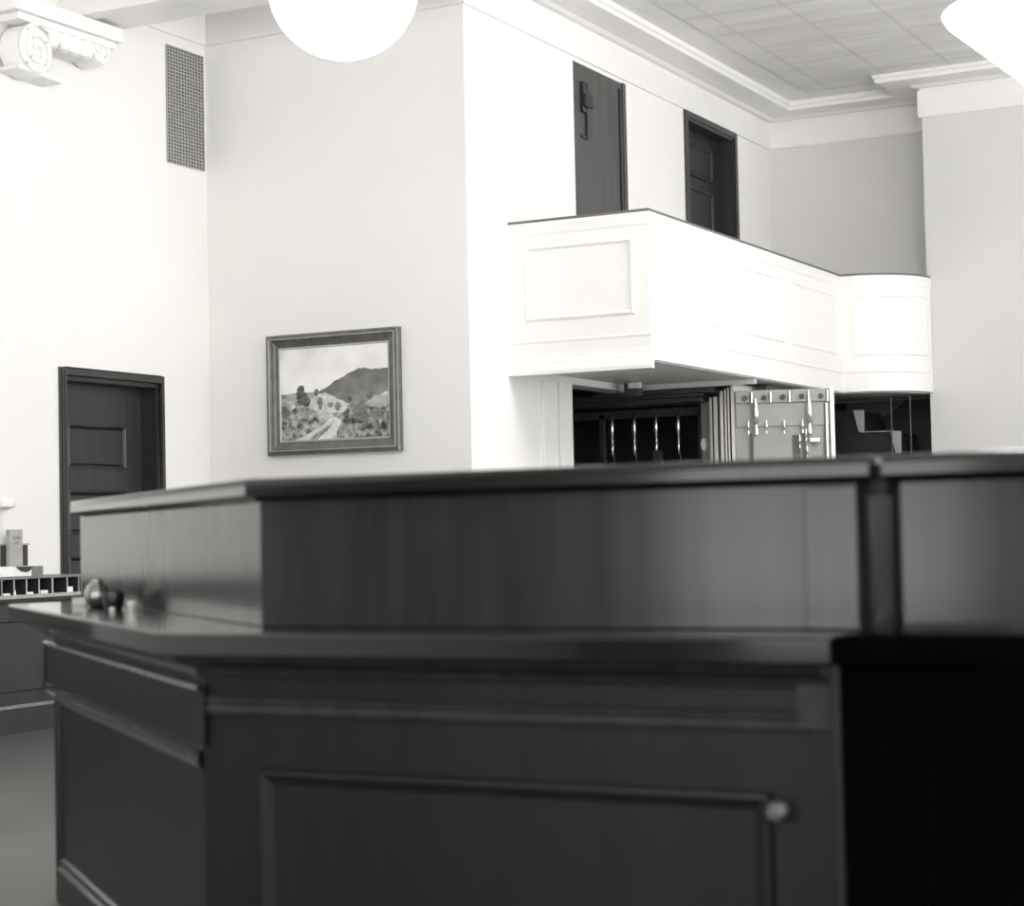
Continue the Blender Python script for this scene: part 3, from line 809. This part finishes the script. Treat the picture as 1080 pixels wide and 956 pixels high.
MB().box(-8.212, -8.172, 8.93, 9.135, 1.0125, 1.142).build('body', M['cloth_dark'], o, bevel=.003)
MB().box(-8.214, -8.170, 8.92, 9.150, 1.142, 1.152).build('lid', M['card_grey'], o, bevel=.002)
place(o, (-8.19, 9.03, 1.0125))
o = thing('card_box', 'low pale card box lying on the rack under the box file', 'box')
MB().box(-8.215, -8.14, 8.80, 9.231, .949, 1.012).build('tray', M['paper'], o, bevel=.003)
MB().extrude([(-8.139, 8.985, 1.010), (-8.139, 9.145, 1.010), (-8.139, 9.11, .982), (-8.139, 9.08, .974), (-8.139, 9.03, .982)], (.004, 0, 0)).build('flap', M['cloth_dark'], o)
MB().box(-8.1395, -8.136, 9.13, 9.229, .952, 1.010).build('label_patch', M['rack'], o)
place(o, (-8.17, 9.0, .949))
o = thing('pedestal_lamp', 'white column lamp with a flat cap at the extreme left edge', 'lamp')
MB().lathe([(0, 0), (.048, 0), (.048, .015), (.035, .025), (.030, .04), (.028, .39), (.034, .41), (.0, .41)], (-8.27, 9.01, .949), 'z', 28).build('column', M['gloss_white'], o, smooth=True)
MB().lathe([(0, .412), (.04, .412), (.086, .428), (.09, .436), (.086, .475), (.07, .488), (0, .492)], (-8.27, 9.01, .949), 'z', 32).build('cap', M['gloss_white'], o, smooth=True)
place(o, (-8.27, 9.01, .949))

# ------------------------------------------------------------------ hanging lamps
def lamp(label, x, y, zb, R_, H_, conical):
    t = thing('pendant_lamp', label, 'lamp', 'opal bowl ceiling lamps')
    if conical:
        pr = [(0, 0), (R_ * .12, .005), (R_ * .30, H_ * .10), (R_ * .97, H_ * .93), (R_, H_), (R_ * .96, H_ + .01), (0, H_ + .012)]
    else:
        pr = [(R_ * math.sin(a), R_ * (1 - math.cos(a)) * .95) for a in [math.pi * .62 * k / 14 for k in range(15)]] + [(R_ * .80, R_ * 1.38), (R_ * .3, R_ * 1.5)]
    MB().lathe(pr, (x, y, zb), 'z', 40).build('bowl', M['opal'], t, smooth=True)
    top = zb + pr[-1][1]
    MB().tube([(x, y, top - .05), (x, y, (top + CEIL) / 2), (x, y, CEIL - .05)], .014, 10).build('rod', M['brass'], t)
    MB().lathe([(0, -.08), (.03, -.08), (.075, -.03), (.08, 0)], (x, y, CEIL - .013), 'z', 20).build('ceiling_rose', M['brass'], t, smooth=True)
    place(t, (x, y, CEIL))
    return t
LAMPS = []
lamp('glowing opal bowl lamp hanging at the top edge above the painting', -4.79, 7.55, 3.40, .35, .4, False)
lamp('wide glowing opal bowl lamp hanging at the upper right corner', -2.18, 11.16, 3.60, .70, .50, True)

# ------------------------------------------------------------------ daylight
w = bpy.data.worlds.new('sky_with_ceiling_fill'); scene.world = w; w.use_nodes = True
bg = w.node_tree.nodes['Background']
# lower half added brighter than the sky to lift the ceiling, no ground seen
nt = w.node_tree
tcw = nt.nodes.new('ShaderNodeTexCoord'); sx_ = nt.nodes.new('ShaderNodeSeparateXYZ'); mr = nt.nodes.new('ShaderNodeMapRange')
mr.inputs[1].default_value = -.08; mr.inputs[2].default_value = .02; mr.inputs[3].default_value = 1.55; mr.inputs[4].default_value = .80
nt.links.new(tcw.outputs['Generated'], sx_.inputs[0]); nt.links.new(sx_.outputs['Z'], mr.inputs[0]); nt.links.new(mr.outputs[0], bg.inputs['Strength'])
bg.inputs['Color'].default_value = (1.0, .993, .978, 1)
w.cycles.sampling_method = 'AUTOMATIC'
for i, (a, b, c, d) in enumerate(WIN):
    L = bpy.data.lights.new('window_portal', 'AREA'); L.shape = 'RECTANGLE'
    L.size = b - a; L.size_y = d - c
    L.cycles.is_portal = True
    o = bpy.data.objects.new('window_portal', L); COL.objects.link(o)
    o.matrix_world = Matrix.Translation((XE + .22, (a + b) / 2, (c + d) / 2)) @ Matrix(((0, 0, 1, 0), (1, 0, 0, 0), (0, 1, 0, 0), (0, 0, 0, 1)))

for i, (a, b, c, d) in enumerate(RWIN):
    L = bpy.data.lights.new('window_portal', 'AREA'); L.shape = 'RECTANGLE'
    L.size = b - a; L.size_y = d - c
    L.cycles.is_portal = True
    o = bpy.data.objects.new('window_portal', L); COL.objects.link(o)
    o.matrix_world = Matrix.Translation(((a + b) / 2, YN - .22, (c + d) / 2)) @ Matrix(((1, 0, 0, 0), (0, 0, -1, 0), (0, 1, 0, 0), (0, 0, 0, 1)))

# ------------------------------------------------------------------ camera
cam = bpy.data.cameras.new('camera'); co = bpy.data.objects.new('camera', cam); COL.objects.link(co)
Rv = Vector((0.88562770, 0.46391768, -0.02107054)); Uv = Vector((0.03731487, -0.02586292, 0.99896882)); Fv = Vector((-0.46289435, 0.88550070, 0.04021595))
co.matrix_world = Matrix(((Rv.x, Uv.x, -Fv.x, 0), (Rv.y, Uv.y, -Fv.y, 0), (Rv.z, Uv.z, -Fv.z, 1.17), (0, 0, 0, 1)))
cam.sensor_fit = 'HORIZONTAL'; cam.sensor_width = 36
cam.lens = 2020.75 / 1080 * 36
cam.clip_start = .05; cam.clip_end = 100
cam.dof.use_dof = True; cam.dof.focus_distance = 13.5; cam.dof.aperture_fstop = 3.2
scene.camera = co

vs_ = scene.view_settings
scene.display_settings.display_device = 'sRGB'
vs_.view_transform = 'Standard'; vs_.look = 'None'; vs_.gamma = 1.0; vs_.use_curve_mapping = False
vs_.exposure = 2.71
scene.cycles.use_denoising = True
scene.cycles.max_bounces = 10; scene.cycles.diffuse_bounces = 6; scene.cycles.glossy_bounces = 4
scene.cycles.sample_clamp_indirect = 8
